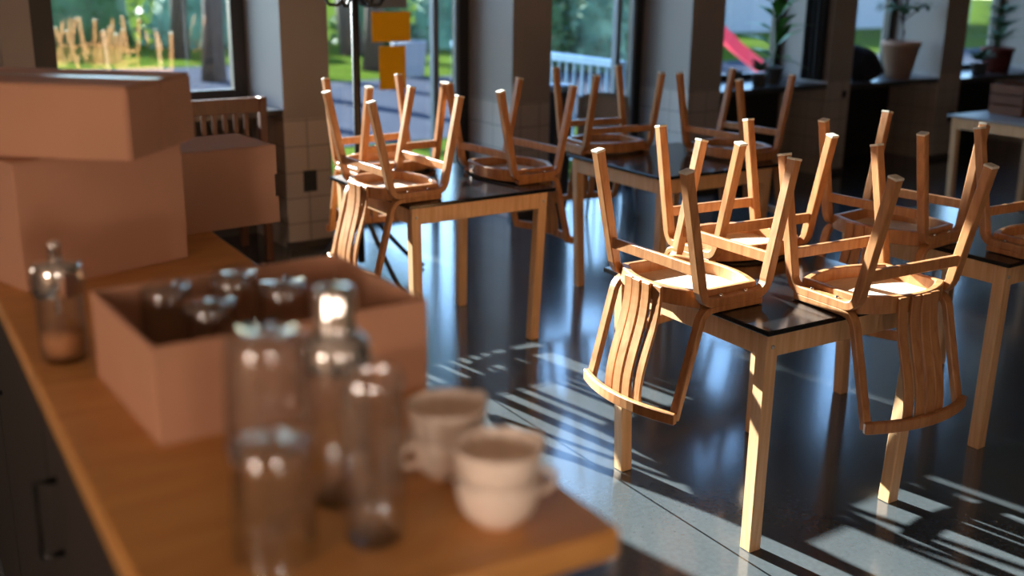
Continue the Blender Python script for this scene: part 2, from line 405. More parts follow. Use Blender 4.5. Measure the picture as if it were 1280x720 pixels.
# ---------------------------------------------------------------- chairs (built upside down, as they stand on the tables)
def make_chair():
    root = thing('bentwood_chair', 'x', 'chair')
    U = fillet([(-.2135,.433), (-.124,.031), (.127,.031), (.2135,.433)], .05, 8)
    Lp = fillet([(.112,.010), (-.119,.010), (-.208,-.318)], .052, 8)
    for sgn in (-1, 1):
        x0, x1 = (.187,.219) if sgn > 0 else (-.219,-.187)
        m = MB(); m.strip(U, [.031]*2+[.027]*(len(U)-4)+[.031]*2, x0, x1); fr = m.build('bent_leg_frame', WOOD, root, bevel=.003)
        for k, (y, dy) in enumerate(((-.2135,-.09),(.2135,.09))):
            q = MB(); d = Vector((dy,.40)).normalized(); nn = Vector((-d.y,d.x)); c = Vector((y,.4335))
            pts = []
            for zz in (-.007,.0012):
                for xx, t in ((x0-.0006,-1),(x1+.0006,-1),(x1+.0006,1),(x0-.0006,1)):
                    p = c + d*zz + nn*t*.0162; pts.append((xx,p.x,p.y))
            q.hexa(pts); q.build('pale_leg_end', PALE, fr, bevel=.0015)  # pale caps added on worn leg ends, sun whitening put into their colour
        for yy in (-.05,.05):
            q = MB(); q.lathe([(.0065,0),(.0065,.003),(.004,.006),(0,.0065)], 12, M=Matrix.Translation((sgn*.203,yy,.0445)))
            q.build('bolt', CHROME, fr)
        m = MB(); m.strip(Lp, .021, x0, x1); m.build('back_post', WOOD, root, bevel=.003)
    def outline(w, yr, yf, cr, cf, n=12):
        o = []
        for i in range(n+1):
            t = -1+2*i/n; o.append((w*t, -(yr+(cr)*(1-t*t))))
        for i in range(n+1):
            t = 1-2*i/n; o.append((w*t, yf+cf*(1-t*t)))
        return o
    oo = outline(.186,.118,.112,.062,.048); ii = outline(.166,.100,.094,.060,.046)
    m = MB(); m.ring(oo, ii, .008, .062); m.build('seat_frame', WOOD, root, bevel=.003)
    jj = outline(.172,.104,.098,.060,.046)
    m = MB(); m.prism(jj, .001, .024, inset=.05); m.build('seat', SEATW, root, bevel=.002)
    for k, x in enumerate((-.0675,-.0225,.0225,.0675)):
        t = x/.186; yr = -(.118+.062*(1-t*t)); tr = x/.205; yt = -(.212+.046*(1-tr*tr))
        n = 14; path = []
        for i in range(n+1):
            u = i/n; z = .060 + (-.318-.060)*u
            sy = u*u*(3-2*u); y = (yr-.006)*(1-sy) + (yt+.013)*sy + .004*math.sin(2*PI*u)
            path.append((y, z))
        m = MB(); m.strip(path, .010, x-.0185, x+.0185); m.build('slat', WOOD, root, bevel=.002)
    P = []
    for i in range(17):
        t = -1+2*i/16; P.append((.221*t, -(.212+.048*(1-t*t))-.004))
    m = MB(); m.strip(P, .019, -.326, -.290, axis='z'); m.build('top_rail', WOOD, root, bevel=.003)
    for y in (-.149,.149):
        m = MB(); m.box(-.188,.188,y-.008,y+.008,.116,.150); m.build('stretcher', WOOD, root, bevel=.002)
    return root
chair0 = make_chair(); used = [False]
CHG = {'A':'chairs upturned on the nearest table','B':'chairs upturned on the table by the glazed door','C':'chairs upturned on the shaded table','D':'chairs upturned on the table at the right'}
TT = .735
def put_chair(x, y, t, label, g):
    c = chair0 if not used[0] else copy_tree(chair0); used[0] = True
    c.location = (x, y, TT+.0025); c.rotation_euler = (0,0,t); c['label'] = label; c['group'] = CHG[g]
put_chair(.549,3.308,-.9925,'upturned bentwood chair on the nearest table, slatted back hanging over its left edge','A')
put_chair(1.1108,3.2560,.5416,'upturned bentwood chair on the nearest table, slatted back hanging over its right-hand edge','A')
put_chair(.8026,3.8193,-2.620,'upturned bentwood chair at the far side of the nearest table, behind the other two','A')
put_chair(-.5255,4.7625,-.9506,'sunlit upturned bentwood chair nearest the open box, slats hanging towards the bar','B')
put_chair(-.6230,5.3115,-2.5037,'upturned bentwood chair standing in front of the coat stand, at the table by the door','B')
put_chair(-.0200,5.2090,2.2322,'upturned bentwood chair on the right end of the table by the glazed door','B')
put_chair(.500,5.995,-2.6594,'shaded upturned bentwood chair on the left of the table behind, against the railing window','C')
put_chair(1.165,5.875,2.2473,'shaded upturned bentwood chair on the right of the table behind, near the plant window','C')
put_chair(1.4509,4.0991,-.8767,'upturned bentwood chair on the right-hand table, its slats hanging behind the nearest table','D')
put_chair(1.9651,3.896,.56,'upturned bentwood chair cut off by the right border of the photo','D')

# ---------------------------------------------------------------- tables
def make_table(name, label, cn, th, a=.778, w=.765, top=BLACKTOP, group=None, z=TT, topth=.016):
    """cn: nearest corner; th: direction of the left edge (length a); w: length of the right edge"""
    rz = th - PI/2                                   # local +y along the left edge, local +x along the right edge
    r = thing(name, label, 'table', (cn[0],cn[1],0), rz, group)
    m = MB(); m.box(0,w,0,a,z-topth,z); m.build('tabletop', top, r, bevel=.003, seg=2)
    i, lw = .026, .046; za = z-topth
    for y0 in (i+.004, a-i-.004-.022):
        m = MB(); m.box(i+lw,w-i-lw,y0,y0+.022,za-.078,za); m.build('apron', WOOD2, r, bevel=.002)
    for x0 in (i+.004, w-i-.004-.022):
        m = MB(); m.box(x0,x0+.022,i+lw,a-i-lw,za-.078,za); m.build('apron', WOOD2, r, bevel=.002)
    k = .020                                         # the legs lean in a little towards the floor
    for sx in (0,1):
        for sy in (0,1):
            def X(v, low): return (i+v+(k if low else 0)) if not sx else (w-i-v-(k if low else 0))
            def Y(v, low): return (i+v+(k if low else 0)) if not sy else (a-i-v-(k if low else 0))
            p = []
            for low, zz in ((1,0),(0,za)):
                for u, v in ((0,0),(lw,0),(lw,lw),(0,lw)): p.append((X(u,low),Y(v,low),zz))
            m = MB(); m.hexa(p); lg = m.build('leg', WOOD2, r, bevel=.003)
            q = MB(); ax = X(-.0005,0) ; ay = Y(.012,0)
            q.lathe([(.006,-.001),(.006,.002),(.003,.004),(0,.004)], 10, M=Matrix.Translation((X(.023,0),Y(-.0005,0),za-.045)) @ Matrix.Rotation(PI/2 if not sy else -PI/2,4,'X'))
            q.build('bolt', STEEL, lg)
    return r
make_table('dining_table','birch dining table nearest the camera with glossy black top, carrying three upturned chairs',(.7215,2.920),2.1301,.780,.765)
make_table('dining_table','birch black-topped table beside the coat stand, carrying three upturned chairs',(-.4348,4.5006),2.1748)
make_table('dining_table','shaded black-topped table in front of the railing window, carrying two dark chairs',(.715,5.21),2.15,.80,.80)
make_table('dining_table','black-topped table behind the nearest one, running out of the photo at the right',(1.7313,3.6931),2.166,.778,.80)
make_table('dining_table','grey-topped wooden table standing free at the right below the plants',(3.46,7.085),2.155,.78,1.0,top=GREYTOP)

# ---------------------------------------------------------------- bar counter
CT = 1.14; BA = math.radians(121.0)                 # long edges run along BA
r = thing('bar_counter','long orange-brown wooden bar counter in the left foreground','bar counter',(.122,1.058,0),BA-PI/2)
BLEN, BW = 2.35, .478                               # local +y along the bar, local -x to its left edge
m = MB(); m.box(-BW,0,0,BLEN,CT-.036,CT); m.build('countertop', BARWOOD, r, bevel=.006, seg=2)
m = MB(); m.box(-BW+.03,-.10,.12,BLEN-.02,.06,CT-.036); m.build('cabinet_body', BARDARK, r, bevel=.004)
m = MB(); m.box(-BW+.06,-.13,.16,BLEN-.06,0,.06); m.build('plinth', BLACK, r)
for k in range(3):
    y0 = .14+k*.73
    d = MB(); d.box(-BW+.012,-BW+.03,y0,y0+.71,.10,CT-.06); dd = d.build('cabinet_door', BARDARK, r, bevel=.003)
    d = MB(); d.tube([(-BW+.012,y0+.62,.86),(-BW-.018,y0+.62,.86),(-BW-.018,y0+.62,.98),(-BW+.012,y0+.62,.98)], .006, 8); d.build('door_handle', DARKMETAL, dd)

# ---------------------------------------------------------------- cardboard boxes
def rot(x, y, rz): return Matrix.Translation((x,y,0)) @ Matrix.Rotation(rz,4,'Z')
def closed_box(label, x, y, z, rz, lx, ly, h, name='cardboard_box', seam=None, group=None):
    """near corner at (x, y); lx along rz, ly along rz + 90 degrees"""
    r = thing(name, label, 'box', (x,y,z), rz, group)
    m = MB(); m.box(0,lx,0,ly,0,h); m.build('body', CARD, r, bevel=.003, seg=2)
    g = .0015
    m = MB(); m.box(-.001,lx+.001,.0,ly/2-g,h,h+.003); m.build('flap', CARD, r)
    m = MB(); m.box(-.001,lx+.001,ly/2+g,ly,h,h+.003); m.build('flap', CARD, r)
    return r
# lower box: two visible faces meet at its near corner
closed_box('large plain cardboard box on the bar, lower one of the stack',-.873,1.886,CT,math.radians(49.5),.338,.185,.232)
# upper box, set at an angle; its short right face is closed by two overlapping side flaps
ub = closed_box('flat cardboard box on top of the stack, at an angle, below the left window',-.672+.40*math.cos(math.radians(172)),1.905+.40*math.sin(math.radians(172)),CT+.2365,math.radians(172-180),.40,.262,.128)
m = MB(); m.box(.40,.4035,.002,.128,.002,.126); m.build('side_flap', CARD, ub, bevel=.001)
m = MB(); m.box(.40,.4035,.134,.260,.002,.126); m.build('side_flap', CARD, ub, bevel=.001)
m = MB(); m.box(-.0015,.402,.112,.150,.1312,.1318); m.build('sheen_strip', SHEEN, ub)  # glossy strip added to catch the window's reflection on the box top
# right box, overhanging the edge of the bar, with a hand hole at its right corner
ang = math.radians(37.9); L = .35
r = thing('cardboard_box','cardboard box at the far end of the bar, jutting out towards the tiled pillar','box',(-.5375-L*math.cos(ang),2.470-L*math.sin(ang),CT),ang)
m = MB(); m.box(0,L-.012,.004,.20,0,.176); m.build('body', CARD, r, bevel=.003)
m = MB(); m.box(0,L,.0,.004,0,.06); m.box(0,L-.008,0,.004,.06,.112); m.box(0,L-.002,0,.004,.112,.178); m.build('front_panel', CARD, r)
m = MB(); m.box(-.001,L-.006,.0,.099,.176,.179); m.build('flap', CARD, r)
m = MB(); m.box(-.001,L-.006,.101,.20,.176,.179); m.build('flap', CARD, r)
# open box
r = thing('open_cardboard_box','open cardboard box holding upside-down tumblers, in the middle of the bar','box',(-.432,1.243,CT),math.radians(34.5))
bx, by, bh, bt = .381,.290,.130,.006
m = MB(); m.box(0,bx,0,by,0,.004); m.build('bottom', CARDIN, r)
for nm, q in (('side_wall',(0,bx,0,bt)),('side_wall',(0,bx,by-bt,by)),('side_wall',(0,bt,bt,by-bt)),('side_wall',(bx-bt,bx,bt,by-bt))):
    m = MB(); m.box(q[0],q[1],q[2],q[3],.004,bh); m.build(nm, CARD, r, bevel=.001)

# ---------------------------------------------------------------- glassware
def tumbler(label, x, y, z, r0, r1, h, up=False, group=None, wall=.0018, name='tumbler', flutes=0):
    """r0 base radius, r1 rim radius; up=False means standing on its rim"""
    t = thing(name, label, 'glass', (x,y,z), 0, group)
    b = .006
    prof = [(0,0),(r0-.002,0),(r0,.003)]
    for i in range(1,9):
        f = i/8; prof.append((r0+(r1-r0)*f**.8, .003+(h-.003)*f))
    prof += [(r1-wall/2, h+.0012)]
    for i in range(8,-1,-1):
        f = i/8; zz = .003+(h-.003)*f
        if zz < b: continue
        prof.append((max(.004, r0+(r1-r0)*f**.8-wall), zz))
    prof += [(max(.004,r0-wall-.002), b),(0,b-.002)]
    if not up: prof = [(q, h-zz) for q, zz in prof]
    m = MB(); m.lathe(prof, 72, flute=(12,.014,h*.1,h*.9)); m.build('glass_body', GLASS, t)
    return t
OB_M = rot(-.432,1.243,math.radians(34.5))
for (u, v), lb in (((.085,.215),'upside-down tumbler at the left back of the open box'),((.110,.108),'upside-down tumbler nearest the front left of the open box'),
                   ((.185,.222),'upside-down tumbler half hidden behind another at the back of the open box'),((.228,.140),'upside-down tumbler at the right of the open box, beside the shaker top')):
    p = OB_M @ Vector((u,v,0))
    tumbler(lb, p.x, p.y, CT+.0045, .034, .039, .140, group='tumblers in the open box')
tumbler('lower of two upside-down tumblers stacked nearest the front of the bar',-.238,.999,CT,.0385,.0430,.122,group='tumblers standing on the bar')
tumbler('upper of two upside-down tumblers stacked nearest the front of the bar',-.238,.999,CT+.1132,.0385,.0430,.122,group='tumblers standing on the bar',name='tumbler')
tumbler('tall straight tumbler between the shaker and the coffee cups',-.141,1.031,CT,.030,.0335,.185,up=True,group='tumblers standing on the bar')
# cocktail shaker: glass jar, metal collar and cap
t = thing('cocktail_shaker','glass cocktail shaker with polished metal collar and cap','shaker',(-.190,1.119,CT))
R = .0365
m = MB(); m.lathe([(0,0),(R-.006,0),(R-.002,.004),(R-.001,.02),(R,.14),(R,.160),(R-.004,.168),(R-.006,.168),(R-.003,.155),(R-.003,.14),(R-.0045,.02),(R-.012,.010),(0,.008)],44); m.build('glass_jar', GLASS, t)
m = MB(); m.lathe([(R+.0015,.158),(R+.0022,.160),(R+.0022,.181),(R-.001,.189),(R-.008,.194),(.0245,.196),(.0225,.198),(.020,.198),(.020,.192),(R-.010,.189),(R-.001,.179),(R-.0003,.158)],44,closed=True); m.build('metal_collar', SHINY, t)
m = MB(); m.lathe([(.0215,.197),(.0235,.199),(.0235,.206),(.0222,.208),(.0222,.240),(.0205,.246),(.016,.248),(0,.2485)],40); m.build('metal_cap', SHINY, t)
# sugar dispenser
t = thing('sugar_dispenser','glass sugar dispenser with chrome lid and pouring spout near the boxes','sugar dispenser',(-.671,1.553,CT))
m = MB(); m.lathe([(0,0),(.030,0),(.0335,.004),(.0340,.03),(.0335,.11),(.033,.118),(.030,.118),(.0305,.11),(.031,.03),(.029,.009),(0,.007)],40); m.build('glass_jar', GLASS, t)
m = MB(); m.lathe([(0,.008),(.0285,.0095),(.0303,.03),(.0303,.042),(.015,.047),(0,.046)],36); m.build('sugar_filling', SUGAR, t)
m = MB(); m.lathe([(.0352,.104),(.0360,.106),(.0360,.138),(.0345,.146),(.031,.150),(.0110,.1515),(.0085,.155)],40)
m.lathe([(.0352,.104),(.0340,.105),(.0340,.136),(.030,.146),(0,.147)],40); m.build('metal_lid', SHINY, t)
m = MB(); m.lathe([(.0085,.152),(.0080,.172),(.0092,.175),(.0080,.181),(.0060,.181),(.0060,.152)],24); m.tube([(0,0,.147),(0,0,.05)], .0055, 10); m.build('pouring_spout', SHINY, t)
# coffee cups in two nested pairs
def cup(label, x, y, z, ha, tilt=0):
    t = thing('coffee_cup', label, 'cup', (x,y,z), ha, 'nested coffee cups on the corner of the bar')
    t.rotation_euler = (tilt, 0, ha)
    pr = [(0,.003),(.021,.003),(.022,0),(.0255,0),(.026,.003),(.0335,.0075),(.0398,.0145),(.0434,.0245),(.0456,.038),(.0468,.053),(.0459,.0542),(.0448,.053),(.0434,.038),(.0410,.0255),(.037,.016),(.030,.0098),(.02,.0072),(0,.0068)]
    m = MB(); m.lathe(pr, 44); bd = m.build('cup_body', PORC, t)
    pts = []
    for i in range(13):
        a = -1.25+2.6*i/12; pts.append((.0420+.0255*math.cos(a), 0, .0370+.0145*math.sin(a)))
    pts = [(.0430,0,pts[0][2]+.003)] + pts + [(.0440,0,.048)]
    m = MB(); m.tube(pts, .0042, 10); m.build('handle', PORC, t)
HA = math.radians(28)
cup('lower coffee cup of the front nested pair, nearest the bar corner', -.012,1.075,CT, HA-.10)
cup('upper coffee cup of the front nested pair, nearest the bar corner', -.012,1.075,CT+.0340, HA+.30)
cup('lower coffee cup of the rear nested pair, beside the open box', -.074,1.188,CT, HA-2.9)
cup('upper coffee cup of the rear nested pair, beside the open box', -.074,1.188,CT+.0340, HA+.40)

# ---------------------------------------------------------------- things along the back wall
# coat stand
t = thing('coat_stand','black bentwood coat stand in front of the glazed door with orange papers','coat stand',(-.845,5.93,0))
m = MB(); m.tube([(0,0,.10),(0,0,.9),(0,0,1.86)], .021, 14); m.build('pole', BLACK, t)
for k in range(4):
    a = k*PI/2+math.radians(-50); c, s = math.cos(a), math.sin(a)
    pts = []
    for i in range(13):
        u = i/12; rr = .02+.40*u; z = .42*(1-u)**1.7+.012+.05*math.sin(PI*u)
        pts.append((c*rr, s*rr, z))
    m = MB(); m.tube(pts, .013, 10); m.build('foot', BLACK, t)
for k in range(6):
    a = k*PI/3+.25; c, s = math.cos(a), math.sin(a)
    pts = [(c*q, s*q, z) for q, z in ((.018,1.60),(.05,1.53),(.09,1.493),(.13,1.495),(.155,1.53),(.158,1.57),(.145,1.60))]
    h = MB(); h.tube(pts, .010, 10); hk = h.build('hook', BLACK, t)
    h = MB(); h.ball((c*.145,s*.145,1.607), .016, 2); h.build('hook_knob', BLACK, hk)
# papers taped to the glass of the glazed door
def sheet(name, label, cat, s0, s1, z0, z1, mat, o=.576, group=None):
    m = MB(); m.box(s0,s1,o-.0012,o+.0000,z0,z1); return tag(onF(m.build(name, mat)), label, cat, group)
sheet('paper_notice','wide orange sheet of paper taped to the glass door, upper of two','notice',.915,1.208,1.19,1.388,ORANGE,group='orange papers on the glass door')
sheet('paper_notice','upright orange sheet of paper taped to the glass door, lower of two','notice',.965,1.170,.868,1.162,ORANGE,group='orange papers on the glass door')
sheet('sign_board','pale grey board on the glass door, above the orange papers','sign',.92,1.185,1.412,1.60,GREYP)
# sockets
def socket(label, s, z, w, h):
    t = thing('wall_socket', label, 'socket', tuple(FW(s,0,z)), FA, 'black sockets on the pillars')
    m = MB(); m.box(-w/2,w/2,-.012,0,-h/2,h/2); m.build('cover_plate', SOCK, t, bevel=.002)
    m = MB(); m.box(-w*.32,w*.32,-.014,-.012,-h*.32,h*.32); m.build('insert', BLACK, t)
socket('black wall socket on the tiled pillar beside the right-hand cardboard box', .172,.418,.085,.13)
socket('small black socket high on the tiled pillar near the curtain', 5.075,.68,.05,.06)
socket('black wall socket on the pillar behind the grey-topped table', 6.62,.39,.09,.10)
for s in (.150,.196):
    pass
# cable duct up the first pillar
m = MB(); m.box(.155,.190,-.006,0,.045,.80); tag(onF(m.build('cable_duct', FACADE, bevel=.001)),'narrow tile-coloured cable duct running down the pillar to the socket','cable duct')
# slatted chair in the dark corner below the left window
t = thing('slatted_chair','dark brown wooden chair with slatted back behind the cardboard boxes','chair',(-1.46,5.83,0),FA)
def bx(nm, q, mt=DARKWOOD):
    m = MB(); m.box(*q); return m.build(nm, mt, t, bevel=.003)
for x in (-.52,.26): bx('back_post',(x,x+.045,.36,.40,0,.965)); bx('leg',(x,x+.045,.76,.80,0,.44))
bx('top_rail',(-.475,.26,.365,.395,.88,.965)); bx('lower_back_rail',(-.475,.26,.367,.393,.56,.61))
for k in range(11):
    x = -.45+k*.062; bx('back_slat',(x,x+.028,.374,.386,.61,.88))
bx('seat',(-.52,.305,.40,.81,.44,.47)); bx('stretcher',(-.475,.26,.37,.39,.27,.31)); bx('stretcher',(-.475,.26,.77,.79,.27,.31))
bx('stretcher',(-.51,-.49,.40,.76,.20,.24)); bx('stretcher',(.275,.295,.40,.76,.20,.24))
# grey shell chair and the lidded bin in front of the railing window
t = thing('shell_chair','grey moulded shell chair in front of the railing window','chair',tuple(FW(2.42,-.12,0)),FA+2.7)
m = MB(); rows = []
for i in range(12):
    u = i/11
    if u < .5: yy, zz = .20-.38*u*2, .45-.025*math.sin(PI*u*2)
    else: q = (u-.5)*2; yy, zz = -.18-.07*q, .45+.37*q
    row = []
    for j in range(9):
        v = -1+j/4; wv = .20*(1-.12*max(0,u-.6))
        row.append((wv*v, yy+(.05*v*v if u > .5 else 0), zz+.02*v*v*(1 if u < .5 else 0)-(.03*v*v if u > .95 else 0)))
    rows.append(row)
vv = [[m.bm.verts.new(p) for p in row] for row in rows]
for i in range(11):
    for j in range(8): m.bm.faces.new((vv[i][j],vv[i][j+1],vv[i+1][j+1],vv[i+1][j])).smooth = True
sh = m.build('shell', SHELL, t); md = sh.modifiers.new('thickness','SOLIDIFY'); md.thickness = .010
for x in (-.16,.16):
    for y, dy in ((.14,.05),(-.13,-.06)):
        m = MB(); m.tube([(x*.8,y,.44),(x*1.15,y+dy,0.0)], .010, 10); m.build('leg', STEEL, t)
t = thing('waste_bin','narrow dark bin with pale blue lid beside the pillar at the railing window','bin',tuple(FW(2.135,.11,0)),FA)
m = MB(); m.lathe([(0,0),(.075,0),(.085,.02),(.115,.86),(.112,.86),(.08,.02),(0,.015)],24); m.build('body', plain('dark_bin',(.03,.035,.05,1),.5), t)
m = MB(); m.lathe([(0,.90),(.10,.895),(.121,.875),(.121,.855),(.117,.855),(.117,.872),(0,.89)],24); m.build('lid', BLUEP, t)

# ---------------------------------------------------------------- plants and things on the sills
def leaves(mb, n, c, ln, w, up=.5, r=.02, droop=0):
    for i in range(n):
        a = i*2.399+random.uniform(-.3,.3); el = up+random.uniform(-.35,.35)
        d = Vector((math.cos(a)*math.cos(el), math.sin(a)*math.cos(el), math.sin(el)))
        p = Vector(c)+d*r
        mb.leaf(p, d, (0,0,1), ln*random.uniform(.75,1.15), w*random.uniform(.8,1.2))
def pot(t, r0, r1, h, mat):
    m = MB(); m.lathe([(0,0),(r0,0),(r1,h*.86),(r1+.008,h*.86),(r1+.010,h),(r1-.004,h),(r1-.010,h*.8),(r0-.008,.01),(0,.01)],32); m.build('pot', mat, t)
    m = MB(); m.lathe([(0,h*.84),(r1-.009,h*.82)],24); m.build('soil', BARK, t)
t = thing('potted_plant','tall potted plant with broad hanging leaves on the sill, beside the curtain','plant',tuple(FW(4.45,.24,.775)))
pot(t,.055,.075,.14,GREYPOT)
m = MB(); m.tube([(0,0,.11),(.01,0,.3),(-.01,.01,.55),(0,0,.8)], .008, 8); m.build('stem', LEAFD, t)
m = MB()
for z, el in ((.20,.2),(.30,.5),(.42,.3),(.52,.6),(.62,.2),(.72,.9),(.78,1.2)): leaves(m, 3, (0,0,z), .34, .11, el)
m.build('foliage', LEAF, t)
t = thing('potted_plant','low bushy green plant on the sill, left of the tall plant','plant',tuple(FW(4.20,.15,.775)))
pot(t,.05,.062,.10,GREYPOT); m = MB(); leaves(m, 46, (0,0,.11), .13, .03, .75, .015); m.build('foliage', LEAFD, t)
t = thing('flower_pot','small empty grey pot at the left on the plant sill','pot',tuple(FW(4.04,.28,.775))); pot(t,.05,.06,.12,GREYPOT)
t = thing('potted_plant','small tree in a pale clay pot on the sill between two pillars','plant',tuple(FW(6.02,.18,.755)))
pot(t,.105,.165,.33,TERRA)
m = MB(); m.tube([(0,0,.28),(.012,0,.40),(-.01,.0,.50),(.02,.01,.70)], .012, 8)
for a in (0.3,2.2,4.2): m.tube([(-.008,0,.50),(math.cos(a)*.15,math.sin(a)*.1,.62),(math.cos(a)*.20,math.sin(a)*.16,.66)], .006, 6)
m.build('trunk', BARK, t)
m = MB()
for a in (0.3,2.2,4.2):
    for q in (.5,.75,1): leaves(m, 5, (math.cos(a)*.20*q,math.sin(a)*.16*q,.61+.05*q), .125, .06, -.25)
leaves(m, 12, (.02,.01,.70), .18, .065, .4); m.build('foliage', LEAFD, t)
t = thing('cloth_heap','dark heap of cloth on the sill, left of the clay pot','clothing',tuple(FW(5.50,.19,.755)))
m = MB(); m.ball((0,0,.14), .15, 4, .03, (1.05,.85,1.0)); m.ball((.07,-.02,.11), .11, 3, .04); m.ball((-.06,.02,.2), .11, 3, .04)
for v in m.bm.verts: v.co.z = max(0, v.co.z)
m.build('fabric', CLOTH, t)
t = thing('potted_plant','green plant in a low pot on the right-hand sill','plant',tuple(FW(7.22,.16,.735)))
pot(t,.06,.075,.11,GREYPOT); m = MB(); leaves(m, 60, (0,0,.12), .16, .035, .7, .02); m.build('foliage', LEAFM, t)
t = thing('potted_plant','plant with dark foliage in a red-brown pot at the right edge','plant',tuple(FW(7.62,.24,.735)))
pot(t,.12,.15,.24,REDPOT); m = MB()
for z in (.3,.42,.55): leaves(m, 14, (0,0,z), .26, .06, .5)
m.tube([(0,0,.2),(0,0,.55)], .01, 8); m.build('foliage', LEAFD, t)
# curtain gathered beside the pillar
m = MB(); pts = []
for i in range(25):
    u = i/24; pts.append((4.825+.018*math.sin(u*PI*9), .03+.24*u))
m.strip(pts, .006, .80, 2.95, axis='z'); tag(onF(m.build('curtain', CURT)),'black curtain gathered against the pillar beside the tall plant','curtain')
# crate on the grey table
t = thing('wooden_crate','brown wooden crate standing on the grey-topped table','crate',(3.50,7.62,TT),math.radians(33.5))
for q in ((0,.34,0,.014),(0,.34,.246,.26),(0,.014,.014,.246),(.326,.34,.014,.246)):
    for z in (0.004,.075,.146):
        m = MB(); m.box(q[0],q[1],q[2],q[3],z,z+.062); m.build('slat', CRATE, t, bevel=.002)
m = MB(); m.box(.014,.326,.014,.246,.0,.012); m.build('bottom', CRATE, t)
for q in ((.014,.03,.014,.03),(.31,.326,.014,.03),(.014,.03,.23,.246),(.31,.326,.23,.246)):
    m = MB(); m.box(q[0],q[1],q[2],q[3],.012,.208); m.build('corner_post', CRATE, t)

# ---------------------------------------------------------------- outside
b = MB(); b.box(-40,60,.69,90,-.12,-.04); tag(onF(b.build('lawn', GRASS)), None, None, kind='structure')
b = MB(); b.box(-40,60,3.55,9.0,-.04,-.032); b.box(-14,4.2,9.0,12.2,-.04,-.032); tag(onF(b.build('paved_path', PAVE)), None, None, kind='structure')
# balcony railing
t = bpy.data.objects.new('railing', None); C.objects.link(t); onF(t); tag(t,'pale metal railing with upright bars outside the window','railing')
m = MB(); m.box(3.24,3.33,.78,3.4,.90,.96); m.build('top_rail', RAIL, t, bevel=.004)
m = MB(); m.box(3.27,3.30,.78,3.4,.06,.09); m.build('bottom_rail', RAIL, t)
for k in range(23):
    o = .86+k*.11; m = MB(); m.box(3.275,3.295,o,o+.02,.09,.90); m.build('baluster', RAIL, t)
for o in (.78,3.35):
    m = MB(); m.box(3.26,3.31,o,o+.05,-.04,.90); m.build('post', RAIL, t)

def crown(mb, c, rad, n, ln=.28, mat=None):
    mb.ball(c, rad*.86, 3, .10, (1,1,.95), mat)
    for i in range(n):
        d = Vector((random.gauss(0,1), random.gauss(0,1), random.gauss(0,1))).normalized()
        p = Vector(c)+d*rad*random.uniform(.78,1.02)
        dd = (d+Vector((random.uniform(-.8,.8),random.uniform(-.8,.8),random.uniform(-.8,.4)))).normalized()
        mb.leaf(p, dd, d, ln*random.uniform(.6,1.2), ln*.5, mat)
SUNAZ, SUNEL = math.radians(133.5), math.radians(21)
SD = Vector((math.cos(SUNAZ), math.sin(SUNAZ), 0)); SQ = Vector((math.sin(SUNAZ), -math.cos(SUNAZ), 0))
def tree(q, u, hz, rad, lb):  # unseen crowns added along the sun's path to shade the right-hand windows
    p = F0 + SQ*q + SD*u
    t = thing('shading_tree', lb, 'tree', (p.x,p.y,-.04), 0, 'trees added to shade the windows')
    m = MB(); m.tube([(0,0,0),(.05,.03,1.4),(-.03,.05,2.9),(0,0,hz)], [.19,.15,.13,.07], 10); m.build('trunk', BARK, t)
    m = MB(); crown(m, (0,0,hz), rad, 500)
    crown(m, (SQ.x*-.2, SQ.y*-.2, hz-1.0), rad*.85, 260); crown(m, (SQ.x*.2,SQ.y*.2,hz+1.0), rad*.8, 260)
    m.build('foliage', LEAFM, t)
TL = 'tree on the lawn, its unseen crown added to shade the windows'
for q, u, hz in ((1.66,9.3,5.3),(3.2,13.2,6.7),(4.6,9.3,5.3),(6.05,13.2,6.7),(7.5,9.3,5.3)): tree(q,u,hz,1.42,TL)
def bush(label, p, rad, h, n, mat, group):
    t = thing('bush', label, 'bush', (p.x,p.y,-.04), random.random()*6, group)
    m = MB(); m.ball((0,0,0), 1, 3, .06, (rad*.8,rad*.8,h*.95))
    for v in m.bm.verts: v.co.z = max(v.co.z, 0)
    for i in range(n):
        a = random.uniform(0,2*PI); e = random.uniform(0,1.5)
        d = Vector((math.cos(a)*math.cos(e), math.sin(a)*math.cos(e), math.sin(e)))
        m.leaf((d.x*rad*.9, d.y*rad*.9, max(.06,d.z*h*.95)), (d+Vector((random.uniform(-.7,.7),random.uniform(-.7,.7),random.uniform(-.5,.6)))), d, .20, .10)
    m.build('foliage', mat, t)
BG = 'bushes along the far edge of the lawn'
k = 0
for s, o, rad, h, mt in ((5.2,16.8,1.1,1.9,LEAFM),(6.8,16.6,1.0,1.7,LEAFD),(8.6,15.5,.9,1.5,LEAFD),(9.9,14.4,1.0,1.9,LEAFM),(10.6,12.6,1.1,2.0,LEAFD),(11.9,13.2,1.2,2.2,LEAFM),
                         (13.2,12.6,1.2,2.1,LEAFD),(14.6,13.4,1.2,2.2,LEAFM),(3.4,18.5,1.2,2.0,LEAFD),(1.6,19.0,1.3,2.1,LEAFM),(9.4,8.8,.7,1.3,LEAFM),(8.6,9.4,.8,1.4,LEAFD)):
    bush('leafy dark green bush along the far edge of the lawn outside', FW(s,o,0), rad, h, 420, mt, BG)
